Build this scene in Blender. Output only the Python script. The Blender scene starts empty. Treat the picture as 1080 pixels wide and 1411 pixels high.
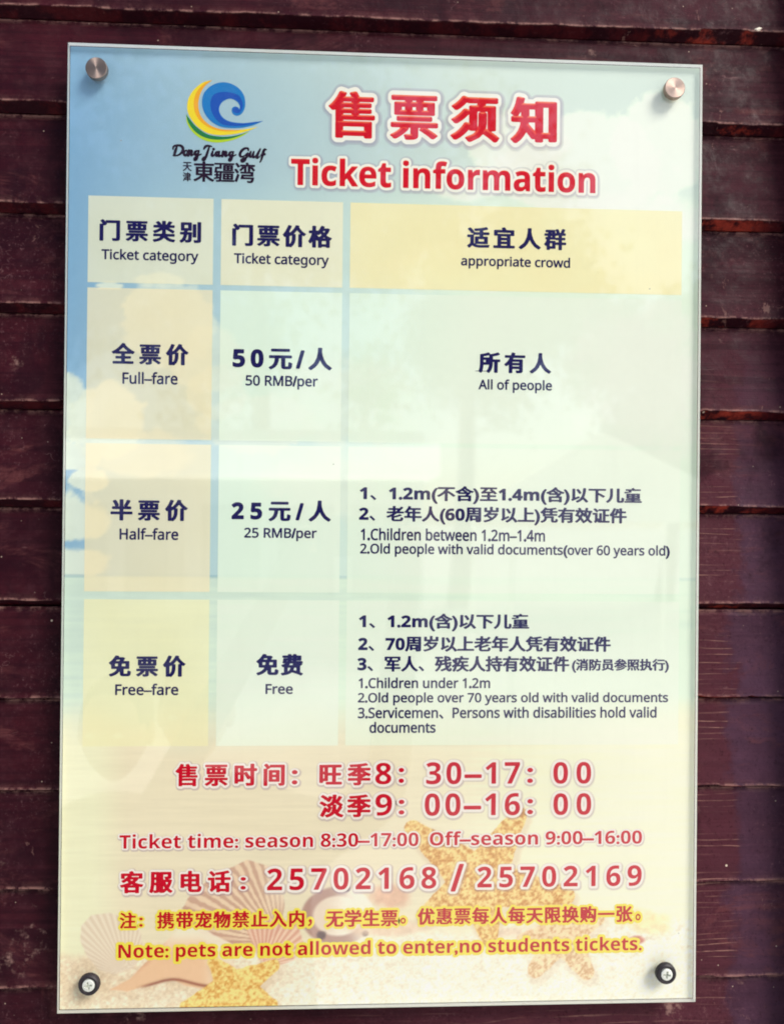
import bpy, bmesh, math, random
import numpy as np

S = bpy.context.scene
C = S.collection
R = math.radians

# ------------------------------------------------------------------ camera
SZ = 2.05                                    # height of the sign's centre above the ground
cam = bpy.data.objects.new('camera', bpy.data.cameras.new('camera'))
C.objects.link(cam)
S.camera = cam
cam.data.sensor_fit = 'HORIZONTAL'
cam.data.sensor_width = 36.0
cam.data.lens = 35.6
cam.data.clip_start = 0.05
cam.data.clip_end = 500
cam.data.dof.use_dof = True                  # focused on the print; what the acrylic mirrors goes soft
cam.data.dof.focus_distance = 0.737
cam.data.dof.aperture_fstop = 6.0
from mathutils import Matrix, Vector
rgt = Vector((0.99901, -0.04356, 0.00934))
upv = Vector((-0.00952, -0.00384, 0.99995))
fwd = Vector((0.04352, 0.99904, 0.00426))
m = Matrix((rgt, upv, -fwd)).transposed().to_4x4()
m.translation = Vector((-0.02673, -0.72992, SZ + 0.01341))
cam.matrix_world = m

# ------------------------------------------------------------------ sky and sun
SUN_EL, SUN_AZ = 41.0, 132.0                 # azimuth from +Y towards +X: the sun stands in front of the wall, to the right
w = bpy.data.worlds.new("World"); S.world = w; w.use_nodes = True
nt = w.node_tree
bg = nt.nodes['Background']; bg.inputs[1].default_value = 0.07
sky = nt.nodes.new('ShaderNodeTexSky'); sky.sky_type = 'NISHITA'; sky.sun_disc = False
sky.sun_elevation = R(SUN_EL); sky.sun_rotation = R(SUN_AZ)
sky.air_density = 1.0; sky.dust_density = 1.5; sky.ozone_density = 1.0
nt.links.new(sky.outputs[0], bg.inputs[0])
sun = bpy.data.objects.new('sun', bpy.data.lights.new('sun', 'SUN'))
C.objects.link(sun)
sun.data.energy = 1.5; sun.data.angle = R(22); sun.data.color = (1.0, 0.95, 0.86)
sd = Vector((math.sin(R(SUN_AZ))*math.cos(R(SUN_EL)), math.cos(R(SUN_AZ))*math.cos(R(SUN_EL)), math.sin(R(SUN_EL))))
sun.rotation_euler = sd.to_track_quat('Z', 'Y').to_euler()
S.view_settings.view_transform = 'Standard'; S.view_settings.look = 'None'
S.view_settings.gamma = 1.0; S.view_settings.exposure = 1.22
S.view_settings.use_curve_mapping = False
S.cycles.filter_width = 1.9

# ------------------------------------------------------------------ helpers
def srgb(c):
    c = np.asarray(c, float)/255.0
    return np.where(c <= 0.04045, c/12.92, ((c+0.055)/1.055)**2.4)

def empty(name, loc=(0, 0, 0)):
    o = bpy.data.objects.new(name, None); C.objects.link(o); o.location = loc
    o.empty_display_size = 0.05
    return o

def tag(o, label=None, cat=None, group=None, kind=None):
    if label: o['label'] = label
    if cat: o['category'] = cat
    if group: o['group'] = group
    if kind: o['kind'] = kind
    return o

def link(name, me, mat=None, parent=None, loc=None):
    o = bpy.data.objects.new(name, me); C.objects.link(o)
    if mat:
        me.materials.clear(); me.materials.append(mat)
    if parent: o.parent = parent
    if loc: o.location = loc
    return o

def mesh_np(name, V, F, cols=None, smooth=False):
    """V (n,3), F list or (m,k) array of indices, cols per vertex linear rgb"""
    me = bpy.data.meshes.new(name)
    V = np.asarray(V, np.float32)
    if isinstance(F, np.ndarray):
        k = F.shape[1]; n = F.shape[0]
        me.vertices.add(len(V)); me.vertices.foreach_set('co', V.ravel())
        me.loops.add(n*k); me.loops.foreach_set('vertex_index', F.astype(np.int32).ravel())
        me.polygons.add(n); me.polygons.foreach_set('loop_start', np.arange(0, n*k, k, dtype=np.int32))
        me.polygons.foreach_set('loop_total', np.full(n, k, np.int32))
        me.update(calc_edges=True)
    else:
        me.from_pydata(V.tolist(), [], F)
    if cols is not None:
        a = me.color_attributes.new('Col', 'FLOAT_COLOR', 'POINT')
        rgba = np.ones((len(V), 4), np.float32); rgba[:, :3] = cols
        a.data.foreach_set('color', rgba.ravel())
    if smooth: me.polygons.foreach_set('use_smooth', np.ones(len(me.polygons), bool))
    return me

class N:
    """small node-building helper"""
    def __init__(s, name, base=None, rough=0.5, metal=0.0, spec=0.5):
        s.m = bpy.data.materials.new(name); s.m.use_nodes = True
        s.t = s.m.node_tree; s.b = s.t.nodes['Principled BSDF']
        if base is not None: s.b.inputs['Base Color'].default_value = (*base, 1)
        s.b.inputs['Roughness'].default_value = rough; s.b.inputs['Metallic'].default_value = metal
        s.b.inputs['Specular IOR Level'].default_value = spec
    def n(s, typ, **kw):
        x = s.t.nodes.new(typ)
        for k, v in kw.items():
            if k.startswith('i_'):
                x.inputs[k[2:].replace('_', ' ')].default_value = v
            else: setattr(x, k, v)
        return x
    def l(s, a, b): s.t.links.new(a, b)
    def pos(s, scale=(1, 1, 1), rot=(0, 0, 0), obj=False):
        g = s.n('ShaderNodeTexCoord') if obj else s.n('ShaderNodeNewGeometry')
        mp = s.n('ShaderNodeMapping'); mp.inputs['Scale'].default_value = scale; mp.inputs['Rotation'].default_value = rot
        s.l(g.outputs['Object' if obj else 'Position'], mp.inputs['Vector'])
        return mp.outputs[0]
    def noise(s, vec, scale, detail=4, rough=0.55, dist=0.0):
        x = s.n('ShaderNodeTexNoise'); x.inputs['Scale'].default_value = scale
        x.inputs['Detail'].default_value = detail; x.inputs['Roughness'].default_value = rough
        x.inputs['Distortion'].default_value = dist
        s.l(vec, x.inputs['Vector']); return x.outputs['Fac']
    def ramp(s, fac, a, b, lo=0.0, hi=1.0):
        x = s.n('ShaderNodeMapRange'); x.interpolation_type = 'SMOOTHSTEP'
        x.inputs['From Min'].default_value = a; x.inputs['From Max'].default_value = b
        x.inputs['To Min'].default_value = lo; x.inputs['To Max'].default_value = hi
        s.l(fac, x.inputs['Value']); return x.outputs[0]
    def math(s, op, a, b=None, c=None):
        x = s.n('ShaderNodeMath', operation=op)
        for i, v in enumerate((a, b, c)):
            if v is None: continue
            if isinstance(v, (int, float)): x.inputs[i].default_value = v
            else: s.l(v, x.inputs[i])
        return x.outputs[0]
    def mix(s, fac, a, b, mode='MIX'):
        x = s.n('ShaderNodeMix', data_type='RGBA', blend_type=mode)
        for i, v in ((0, fac), (6, a), (7, b)):
            if isinstance(v, (int, float)): x.inputs[i].default_value = v
            elif isinstance(v, tuple): x.inputs[i].default_value = (*v[:3], 1)
            else: s.l(v, x.inputs[i])
        return x.outputs[2]
    def bump(s, h, strength=0.3, dist=0.001):
        x = s.n('ShaderNodeBump'); x.inputs['Strength'].default_value = strength; x.inputs['Distance'].default_value = dist
        s.l(h, x.inputs['Height']); s.l(x.outputs[0], s.b.inputs['Normal']); return x

def L(*c): return tuple(float(v) for v in srgb(c))

def box_bm(bm, x0, x1, y0, y1, z0, z1):
    vs = [bm.verts.new((x, y, z)) for x in (x0, x1) for y in (y0, y1) for z in (z0, z1)]
    for f in ((0, 1, 3, 2), (4, 6, 7, 5), (0, 4, 5, 1), (2, 3, 7, 6), (0, 2, 6, 4), (1, 5, 7, 3)):
        bm.faces.new([vs[i] for i in f])

def bm_obj(name, bm, mat, parent=None, smooth=False, loc=None):
    bmesh.ops.recalc_face_normals(bm, faces=bm.faces)
    me = bpy.data.meshes.new(name); bm.to_mesh(me); bm.free()
    if smooth:
        me.shade_smooth(); me.set_sharp_from_angle(angle=R(32))
    return link(name, me, mat, parent, loc)

def lathe(prof, n=48, axis_y=True):
    """profile [(r, y)] swept round the local Y axis"""
    bm = bmesh.new(); rings = []
    for r, y in prof:
        if r < 1e-6: rings.append([bm.verts.new((0, y, 0))])
        else: rings.append([bm.verts.new((r*math.cos(2*math.pi*i/n), y, r*math.sin(2*math.pi*i/n))) for i in range(n)])
    for a, b in zip(rings, rings[1:]):
        for i in range(n):
            j = (i+1) % n
            if len(a) == 1 and len(b) == 1: continue
            if len(a) == 1: bm.faces.new((a[0], b[i], b[j]))
            elif len(b) == 1: bm.faces.new((a[i], a[j], b[0]))
            else: bm.faces.new((a[i], a[j], b[j], b[i]))
    return bm

rng = np.random.default_rng(7)
def _hash(ix, iy, seed):
    h = (ix.astype(np.int64)*374761393 + iy.astype(np.int64)*668265263 + seed*1442695041) & 0xffffffff
    h = ((h ^ (h >> 13))*1274126177) & 0xffffffff
    return ((h ^ (h >> 16)) & 0xffff)/65535.0
def vnoise(x, y, seed=0):
    ix = np.floor(x); iy = np.floor(y); fx = x-ix; fy = y-iy
    fx = fx*fx*(3-2*fx); fy = fy*fy*(3-2*fy)
    a = _hash(ix, iy, seed); b = _hash(ix+1, iy, seed); c = _hash(ix, iy+1, seed); d = _hash(ix+1, iy+1, seed)
    return (a*(1-fx)+b*fx)*(1-fy)+(c*(1-fx)+d*fx)*fy
def fbm(x, y, oct=4, seed=0):
    s = 0; a = 0.5; t = 0
    for i in range(oct):
        s = s+a*vnoise(x*2**i+17.3*i, y*2**i+5.1*i, seed+i); t += a; a *= 0.55
    return s/t
def sstep(a, b, x):
    t = np.clip((x-a)/(b-a), 0, 1); return t*t*(3-2*t)

# ================================================================== SETTING
# ground
g = N('pale_paving', rough=0.8)
p = g.pos()
g.l(g.mix(g.noise(p, 3.0), (0.72, 0.69, 0.62), (0.80, 0.77, 0.69)), g.b.inputs['Base Color'])
bm = bmesh.new(); bmesh.ops.create_grid(bm, x_segments=1, y_segments=1, size=150)
tag(bm_obj('ground', bm, g.m), kind='structure')

# ------------------------------------------------------------------ wood material
def wood_material():
    g = N('stained_wood', rough=0.55, spec=0.12)
    at = g.n('ShaderNodeVertexColor', layer_name='Col')
    sep = g.n('ShaderNodeSeparateColor'); g.l(at.outputs[0], sep.inputs[0])
    tone, edge, under = sep.outputs[0], sep.outputs[1], sep.outputs[2]
    P = g.pos(); oi = g.n('ShaderNodeObjectInfo')
    xyz = g.n('ShaderNodeSeparateXYZ'); g.l(P, xyz.inputs[0])
    X, Z = xyz.outputs[0], xyz.outputs[2]
    # colour: dark wine stain, uneven coats
    n1 = g.noise(g.pos((1, 1, 1.3)), 9, 5, 0.6, 0.4)
    n2 = g.noise(g.pos((1, 1, 1)), 55, 6, 0.7)
    n3 = g.noise(g.pos((4, 10, 160)), 1.0, 5, 0.65)            # long grain
    col = g.mix(g.ramp(n1, 0.3, 0.7), L(36, 2, 14), L(59, 15, 25))
    col = g.mix(g.math('MULTIPLY', tone, 1.0), col, L(66, 30, 42))
    col = g.mix(g.math('MULTIPLY', g.ramp(n2, 0.45, 0.72), 0.35), col, L(80, 46, 54))
    col = g.mix(g.math('MULTIPLY', g.ramp(n3, 0.42, 0.60), 0.5), col, L(30, 2, 14))
    # right-hand side: bare combed strip, then a smooth plum patch
    wob = g.math('MULTIPLY', g.math('SUBTRACT', g.noise(g.pos((1, 1, 1)), 22, 5, 0.7), 0.5), 0.060)
    xb = g.math('ADD', g.math('ADD', X, wob), g.math('MULTIPLY', g.math('SUBTRACT', oi.outputs['Random'], 0.5), 0.014))
    zl = g.ramp(Z, SZ+0.20, SZ+0.02)
    strip = g.math('MULTIPLY', g.math('MULTIPLY', g.ramp(xb, 0.285, 0.30), g.ramp(xb, 0.353, 0.338)), zl)
    low = g.math('MULTIPLY', g.ramp(Z, SZ-0.43, SZ-0.46), g.math('MULTIPLY', g.ramp(xb, -0.10, 0.12), g.ramp(xb, 0.349, 0.343)))
    strip = g.math('MAXIMUM', strip, low)
    col = g.mix(g.math('MULTIPLY', strip, 0.55), col, L(84, 42, 52))
    cmb = g.math('SINE', g.math('ADD', g.math('MULTIPLY', Z, 1050.0), g.math('MULTIPLY', g.noise(g.pos((3, 3, 22)), 1.0, 3, 0.6), 26.0)))
    gate = g.noise(g.pos((6, 6, 26)), 1.0, 3, 0.5)
    comb = g.math('MULTIPLY', g.math('MULTIPLY', g.ramp(cmb, 0.80, 0.99), g.math('MULTIPLY', g.ramp(gate, 0.44, 0.62), g.ramp(g.noise(g.pos((40, 40, 200)), 1.0, 3, 0.6), 0.35, 0.6))), strip)
    col = g.mix(g.math('MULTIPLY', comb, 0.55), col, L(176, 132, 118))
    patch = g.math('MULTIPLY', g.math('MULTIPLY', g.ramp(xb, 0.338, 0.352), g.ramp(Z, SZ+0.24, SZ-0.02)), g.ramp(n1, 0.25, 0.75, 0.55, 1.0))
    col = g.mix(g.math('MULTIPLY', patch, 0.85), col, g.mix(n2, L(56, 30, 50), L(92, 64, 84)))
    # scratches: thin light hairs in two directions
    def hairs(rot, sc, th, m):
        a = g.noise(g.pos(sc, rot), 1.0, 2, 0.5, 0.6)
        d = g.math('ABSOLUTE', g.math('SUBTRACT', a, 0.5))
        return g.math('MULTIPLY', g.ramp(d, th, 0.0), g.ramp(g.noise(P, m, 2, 0.5), 0.66, 0.74))
    sc = g.math('MAXIMUM', hairs((0, R(35), 0), (40, 40, 90), 0.010, 24), hairs((0, R(-25), 0), (26, 26, 100), 0.010, 31))
    col = g.mix(g.math('MULTIPLY', sc, 0.35), col, L(140, 104, 104))
    # stain worn through in blotches, darker damp patches, knots
    wn = g.math('MULTIPLY', g.ramp(g.noise(g.pos((1, 1, 2.2)), 7, 6, 0.72, 0.8), 0.52, 0.66), g.ramp(n3, 0.35, 0.6))
    col = g.mix(g.math('MULTIPLY', wn, 0.45), col, L(112, 62, 62))
    dk = g.ramp(g.noise(g.pos((1.3, 1, 1)), 12, 4, 0.6, 0.5), 0.56, 0.70)
    col = g.mix(g.math('MULTIPLY', dk, 0.6), col, L(28, 2, 14))
    # scuffed clouds of chalky dust
    sf = g.math('MULTIPLY', g.ramp(g.noise(P, 16, 5, 0.72), 0.62, 0.74), g.ramp(g.noise(P, 90, 4, 0.7), 0.46, 0.64))
    col = g.mix(g.math('MULTIPLY', sf, 0.7), col, L(158, 124, 116))
    # worn edges
    en = g.ramp(g.noise(g.pos((1, 1, 1)), 75, 5, 0.75), 0.42, 0.60)
    ew = g.math('MULTIPLY', edge, en)
    col = g.mix(g.math('MULTIPLY', ew, 0.75), col, L(160, 118, 110))
    # undersides: shade and a reddish light painted into the colour
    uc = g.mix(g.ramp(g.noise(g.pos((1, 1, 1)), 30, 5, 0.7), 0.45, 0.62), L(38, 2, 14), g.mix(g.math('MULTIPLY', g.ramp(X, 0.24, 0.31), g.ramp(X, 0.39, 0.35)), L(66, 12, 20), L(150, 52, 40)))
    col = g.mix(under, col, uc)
    # fine mottling and grit
    n4 = g.noise(P, 260, 4, 0.75)
    col = g.mix(g.math('MULTIPLY', g.math('MULTIPLY', g.ramp(n4, 0.54, 0.74), g.ramp(g.noise(P, 11, 3, 0.6), 0.4, 0.65)), 0.4), col, L(124, 88, 92))
    col = g.mix(g.math('MULTIPLY', g.ramp(n4, 0.46, 0.30), 0.45), col, L(26, 2, 12))
    v2 = g.n('ShaderNodeTexVoronoi'); v2.inputs['Scale'].default_value = 120; g.l(P, v2.inputs['Vector'])
    vs2 = g.n('ShaderNodeSeparateColor'); g.l(v2.outputs['Color'], vs2.inputs[0])
    fl2 = g.math('MULTIPLY', g.ramp(v2.outputs['Distance'], 0.10, 0.05), g.ramp(vs2.outputs[0], 0.90, 0.92))
    col = g.mix(g.math('MULTIPLY', fl2, 0.7), col, L(190, 168, 150))
    # dribbled chips and glue smears near the ends and corners
    ch_ = g.math('MULTIPLY', g.ramp(g.noise(g.pos((1.6, 1, 1)), 24, 5, 0.8, 0.8), 0.64, 0.68), g.ramp(g.noise(P, 5, 2, 0.5), 0.50, 0.60))
    col = g.mix(g.math('MULTIPLY', ch_, 0.55), col, L(132, 96, 90))
    # white flecks
    v = g.n('ShaderNodeTexVoronoi'); v.inputs['Scale'].default_value = 38; g.l(P, v.inputs['Vector'])
    vs = g.n('ShaderNodeSeparateColor'); g.l(v.outputs['Color'], vs.inputs[0])
    fl = g.math('MULTIPLY', g.ramp(v.outputs['Distance'], 0.055, 0.035), g.ramp(vs.outputs[0], 0.84, 0.86))
    col = g.mix(g.math('MULTIPLY', fl, 0.9), col, L(214, 196, 176))
    g.l(col, g.b.inputs['Base Color'])
    r = g.ramp(n2, 0.3, 0.7, 0.45, 0.8)
    g.l(g.math('ADD', r, g.math('MULTIPLY', strip, 0.12)), g.b.inputs['Roughness'])
    h = g.math('ADD', g.math('MULTIPLY', n3, 0.7), g.math('MULTIPLY', n2, 0.6))
    h = g.math('ADD', h, g.math('MULTIPLY', comb, 0.5))
    h = g.math('ADD', h, g.math('MULTIPLY', g.noise(P, 26, 3, 0.5, 1.5), 1.4))
    g.bump(h, 0.6, 0.0014)
    return g.m
WOOD = wood_material()

wall = tag(empty('plank_wall', (0, 0.06, 0)), 'dark wine-red wall of overlapping horizontal wooden planks behind the sign', 'wall')
edges = [-0.9135, -0.818, -0.7225, -0.628, -0.534, -0.4395, -0.3456, -0.2515, -0.164, -0.0708, 0.0245, 0.119, 0.212, 0.309, 0.4054, 0.4975, 0.592, 0.687, 0.782]
YF = 0.0225
XW0, XW1 = -1.3, 0.412
def plank(k, z0, z1):
    xs = np.concatenate([np.linspace(XW0, -0.46, 22)[:-1], np.arange(-0.46, XW1, 0.0035), [XW1]])
    DEP, RISE = (0.0112, 0.0062) if z0 > -0.1 else (0.0062, 0.0012)
    H = z1-(0.0062 if z1 > -0.1 else 0.0012)-z0-0.0005
    # profile along the plank: (y, z, tone, edge, under); rear of underside first
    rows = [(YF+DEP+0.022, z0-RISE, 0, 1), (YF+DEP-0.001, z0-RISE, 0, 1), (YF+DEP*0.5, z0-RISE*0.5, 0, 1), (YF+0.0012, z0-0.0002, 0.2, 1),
            (YF, z0+0.0006, 1.0, 0.1), (YF+0.0002, z0+0.0015, 0.7, 0), (YF+0.0006, z0+0.003, 0.1, 0)]
    for t in np.linspace(0.09, 0.93, 9): rows.append((YF+t*(DEP-0.001), z0+t*H, 0, 0))
    rows += [(YF+DEP*0.955, z0+0.965*H, 0.25, 0), (YF+DEP-0.0008, z0+0.985*H, 0.75, 0), (YF+DEP+0.0002, z0+H, 0.8, 0), (YF+DEP+0.022, z0+H, 0, 0)]
    nR, nX = len(rows), len(xs)
    V = np.zeros((nR, nX, 3)); col = np.zeros((nR, nX, 3))
    edgej = (fbm(xs*30, xs*0+k*7.1, 5, 3)-0.5)*0.0036 + np.where(fbm(xs*16, xs*0+k*3.3, 3, 9) > 0.70, 0.0012, 0)
    belly = (fbm(xs*5, xs*0+k*11.7, 2, 5)-0.5)*0.0030
    for i, (y, z, e, u) in enumerate(rows):
        near = max(0, 1-abs(z-z0)/0.006)
        top = max(0, 1-abs(z-(z0+H))/0.004) if z > z0 + H*0.5 else 0
        V[i, :, 0] = xs
        V[i, :, 1] = y + (fbm(xs*22, xs*0+z*22, 3, 21)-0.5)*0.0012 + near*(fbm(xs*60, xs*0+k+4.0, 3, 8)-0.5)*0.0012
        V[i, :, 2] = z + near*(edgej+belly*0.5) + 0.3*belly*(1-top)
        # tone is greyer towards the right end, darker along each plank's top
        t = sstep(-0.1, 0.30, xs)*0.55 + 0.10 + 0.22*(fbm(xs*9, xs*0+k*2.7, 3, 31)-0.5)
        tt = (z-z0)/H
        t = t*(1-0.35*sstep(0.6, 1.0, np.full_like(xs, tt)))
        if z0 > 0.2: t = t*0.62
        if z0 < -0.3: t = t + 0.05
        col[i, :, 0] = np.clip(t, 0, 1); col[i, :, 1] = e; col[i, :, 2] = u
    V[:, :, 2] += SZ
    V[:, :, 1] -= 0.06
    idx = np.arange(nR*nX).reshape(nR, nX)
    F = np.stack([idx[:-1, :-1], idx[:-1, 1:], idx[1:, 1:], idx[1:, :-1]], -1).reshape(-1, 4)
    F = [tuple(f) for f in F.tolist()]
    for j, order in ((0, 1), (nX-1, -1)):
        F.append(tuple(idx[::order, j].tolist()))
    return mesh_np('plank', V.reshape(-1, 3), F, col.reshape(-1, 3), smooth=False)
for k in range(len(edges)-1):
    me = plank(k, edges[k], edges[k+1])
    me.shade_smooth() if False else None
    o = link('plank', me, WOOD, wall)
# corner post that closes the wall on the right
bm = bmesh.new(); box_bm(bm, 0.4125, 0.50, -0.070, 0.0, SZ-1.15, SZ+0.85)
bmesh.ops.bevel(bm, geom=bm.edges[:], offset=0.004, segments=2, affect='EDGES')
post = bm_obj('corner_post', bm, WOOD, wall)
bm = bmesh.new(); box_bm(bm, XW0, 0.50, 0.001, 0.04, SZ-1.15, SZ+0.85)
bk = bm_obj('backing_board', bm, WOOD, wall)
# masonry base the planks stand on
mb = N('dark_base', L(84, 60, 62), 0.8)
bm = bmesh.new(); box_bm(bm, XW0, 0.50, -0.03, 0.04, 0.0, SZ-1.151)
bm_obj('base', bm, mb.m, wall)
# blob of white paint on the second plank edge
pm = N('white_paint', L(238, 228, 210), 0.6)
bm = bmesh.new(); bmesh.ops.create_icosphere(bm, subdivisions=2, radius=1)
for v in bm.verts:
    v.co = Vector((v.co.x*0.0034+v.co.z*0.0012, v.co.y*0.0012, v.co.z*0.0019)) * (1+0.25*math.sin(v.co.x*5+v.co.z*7))
bm_obj('paint_blob', bm, pm.m, wall, True, (0.366, YF-0.0595, SZ+0.5008))

# ================================================================== SIGN
# sign coordinates: x to the right, z up, in mm from its centre; front face of the acrylic at y = 0
sign = tag(empty('ticket_information_sign', (0, 0, SZ)),
           'glossy acrylic ticket information board with price table and seaside print on plank wall', 'sign')
YP = 0.0052                                   # the print lies behind 5 mm of clear acrylic

def star(x, z, c, tips, r0, r1, wob):
    """field > 0 inside a star of tapering arms"""
    best = np.full_like(x, -1e9)
    for tx, tz in tips:
        dx, dz = tx-c[0], tz-c[1]; ll = dx*dx+dz*dz
        t = np.clip(((x-c[0])*dx+(z-c[1])*dz)/ll, 0, 1)
        d = np.hypot(x-c[0]-t*dx, z-c[1]-t*dz)
        best = np.maximum(best, r0+(r1-r0)*t-d)
    return best+wob
def poly_in(x, z, pts):
    """signed distance (mm), positive inside"""
    p = np.array(pts, float); d = np.full_like(x, 1e18); s = np.zeros(x.shape, bool)
    for a, b in zip(p, np.roll(p, -1, 0)):
        e = b-a; t = np.clip(((x-a[0])*e[0]+(z-a[1])*e[1])/(e@e), 0, 1)
        d = np.minimum(d, (x-a[0]-t*e[0])**2+(z-a[1]-t*e[1])**2)
        with np.errstate(divide='ignore', invalid='ignore'):
            s ^= ((a[1] > z) != (b[1] > z)) & (x < (b[0]-a[0])*(z-a[1])/(b[1]-a[1]+1e-12)+a[0])
    d = np.sqrt(d); return np.where(s, d, -d)

def art(x, z):
    """the printed seaside picture with painted glare: sRGB 0..255 for points x, z in mm"""
    A = lambda *c: np.array(c, float)
    shp = x.shape+(3,)
    def over(base, col, a):
        return base*(1-a[..., None])+col*a[..., None]
    # sky: blue on the left, milky on the right, where sky glare is painted in
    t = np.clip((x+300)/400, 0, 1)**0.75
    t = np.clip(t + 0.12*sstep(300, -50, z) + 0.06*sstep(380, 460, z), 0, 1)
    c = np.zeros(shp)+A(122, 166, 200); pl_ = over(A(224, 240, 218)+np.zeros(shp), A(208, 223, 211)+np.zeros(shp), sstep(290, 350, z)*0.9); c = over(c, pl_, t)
    # clouds
    n = fbm(x/26, z/22, 5, 41)-0.5; n2 = fbm(x/9, z/8, 4, 61)-0.5
    def cloud(cx, cz, rx, rz, soft=0.16, flat=0):
        d = 1-np.hypot((x-cx)/rx, (z-cz)/np.where(z < cz, rz*(0.55 if flat else 1), rz))
        return sstep(0, soft, d+n*0.55+n2*0.28)
    cw = A(224, 233, 214)+np.zeros(shp)
    cw = cw - 14*np.clip(fbm(x/20+9, z/14, 4, 77)-0.45, 0, 1)[..., None]*2
    for b in ((-300, 112, 26, 34), (-262, 100, 40, 40), (-160, 128, 30, 26), (-122, 98, 60, 30), (-298, 62, 34, 17, .12, 1), (-276, 44, 20, 12), (-294, 2, 34, 34, .2, 1), (-290, -34, 40, 18, .3),
              (-214, 232, 26, 8, .3), (-262, 226, 14, 4, .3), (-205, 190, 46, 44), (-165, 150, 40, 44, .2, 1), (-40, 120, 90, 50, .4), (-236, 70, 60, 26, .3), (-20, 40, 120, 40, .5)):
        c = over(c, cw, cloud(*b)*(0.88 if b[0] < -260 else 0.62))
    cr = A(236, 246, 226)+np.zeros(shp)
    for b in ((122, 372, 52, 40), (190, 352, 90, 58), (262, 370, 52, 52), (70, 330, 40, 18, .3), (232, 300, 90, 36, .4), (60, 250, 80, 30, .6), (250, 150, 90, 90, .6)):
        c = over(c, cr, cloud(*b)*0.85)
    # sea below the horizon
    hz = z+46.0-0.012*x*0
    st = fbm(x/75, z/3.2, 4, 91)-0.5
    sea = A(200, 220, 206)+np.zeros(shp)
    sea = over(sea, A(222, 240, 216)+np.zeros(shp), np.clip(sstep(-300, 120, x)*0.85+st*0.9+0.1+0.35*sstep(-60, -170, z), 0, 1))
    c = np.where((hz < 0)[..., None], sea, c)
    line = np.exp(-(hz/0.75)**2)*(0.85-0.55*sstep(-240, 120, x)); c = over(c, A(92, 140, 165)+np.zeros(shp), line)
    # wet sand and beach
    wet = sstep(-150, -215, z+(fbm(x/60, z/30, 3, 15)-0.5)*22)
    c = over(c, A(234, 224, 192)+np.zeros(shp), wet)
    pale = sstep(-40, 240, x)*wet  # beach whitened towards the right: glare veil painted into the print
    c = over(c, A(248, 248, 214)+np.zeros(shp), pale*0.9)
    c = over(c, A(238, 240, 202)+np.zeros(shp), wet*sstep(-235, -275, x)*0.75)
    c = c + (wet*(fbm(x/50, z/2.6, 3, 19)-0.5)*12)[..., None]
    # sand in the foreground, grainy
    ztop = -386+ (fbm(x/40, x*0, 3, 27)-0.5)*18 + 14*sstep(0, 250, x) - 12*sstep(-200, -290, x)
    sand = sstep(5, -8, z-ztop)
    gr = fbm(x/1.9, z/1.7, 2, 33)-0.5; gr2 = fbm(x/5, z/4, 3, 35)-0.5
    sc = over(A(234, 214, 182)+np.zeros(shp), A(246, 243, 220)+np.zeros(shp), np.clip(sstep(-300, 80, x)+gr2*0.8+0.25*sstep(-425, -450, z), 0, 1))
    sc = sc + (gr*34+gr2*18)[..., None]*A(1, 1.1, 1.15)
    c = over(c, sc, sand)
    w1 = (fbm(x/7, z/7, 3, 51)-0.5)*3.5
    low = z < -255
    if low.any():
        # white scallop
        d = np.minimum(poly_in(x, z, [(-281, -372), (-272, -362), (-255, -360), (-236, -366), (-226, -378), (-222, -398), (-232, -412), (-250, -418), (-264, -414), (-276, -400), (-282, -386)]), 9)
        ang = np.arctan2(z+419, x+238); rib = 0.5+0.5*np.sin(ang*64)
        shc = over(A(214, 190, 160)+np.zeros(shp), A(240, 228, 206)+np.zeros(shp), np.clip(0.35+0.55*rib, 0, 1))
        c = over(c, shc, sstep(-0.5, 1.2, d)*0.9)
        # striped scallop
        d = poly_in(x, z, [(-188, -357), (-178, -340), (-150, -322), (-128, -312), (-108, -318), (-96, -334), (-92, -356), (-96, -378), (-110, -394), (-132, -398), (-160, -390), (-178, -374)])+w1*0.5
        ang = np.arctan2(z+390, x+96); rib = 0.5+0.5*np.sin(ang*58+w1*0.3)
        rad = np.hypot(x+96, z+390)
        shc = over(A(196, 150, 128)+np.zeros(shp), A(236, 205, 172)+np.zeros(shp), sstep(0.25, 0.75, rib+(fbm(x/4, z/4, 3, 71)-0.5)*0.7))
        shc = over(shc, A(246, 232, 206)+np.zeros(shp), sstep(-118, -95, x)*sstep(-380, -330, z)*0.75)
        shc = over(shc, A(150, 86, 78)+np.zeros(shp), sstep(14, 0, d)*sstep(-345, -375, z)*0.5)
        c = over(c, shc, sstep(-0.6, 1.0, d)*0.72)
        # pink fan shell
        d = poly_in(x, z, [(-128, -378), (-100, -366), (-80, -372), (-74, -392), (-84, -408), (-104, -414), (-116, -406)])
        ang = np.arctan2(z+412, x+112); rib = 0.5+0.5*np.sin(ang*46)
        shc = over(A(220, 160, 138)+np.zeros(shp), A(240, 208, 180)+np.zeros(shp), rib)
        c = over(c, shc, sstep(-1, 1.5, d)*0.85)
        # cream conch with a shaded lip
        d = poly_in(x, z, [(-254, -432), (-236, -422), (-222, -408), (-208, -392), (-190, -376), (-172, -372), (-158, -382), (-146, -388), (-136, -394), (-140, -408), (-136, -418), (-150, -428), (-166, -433), (-184, -430), (-200, -422), (-218, -428), (-238, -434)])+w1*0.4
        shc = over(A(236, 196, 156)+np.zeros(shp), A(246, 232, 206)+np.zeros(shp), np.clip(sstep(-400, -378, z)+sstep(-172, -150, x)*0.8, 0, 1))
        shc = over(shc, A(206, 140, 112)+np.zeros(shp), sstep(5, 0, d)*sstep(-190, -240, x)*sstep(-425, -400, z)*0.8)
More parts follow.
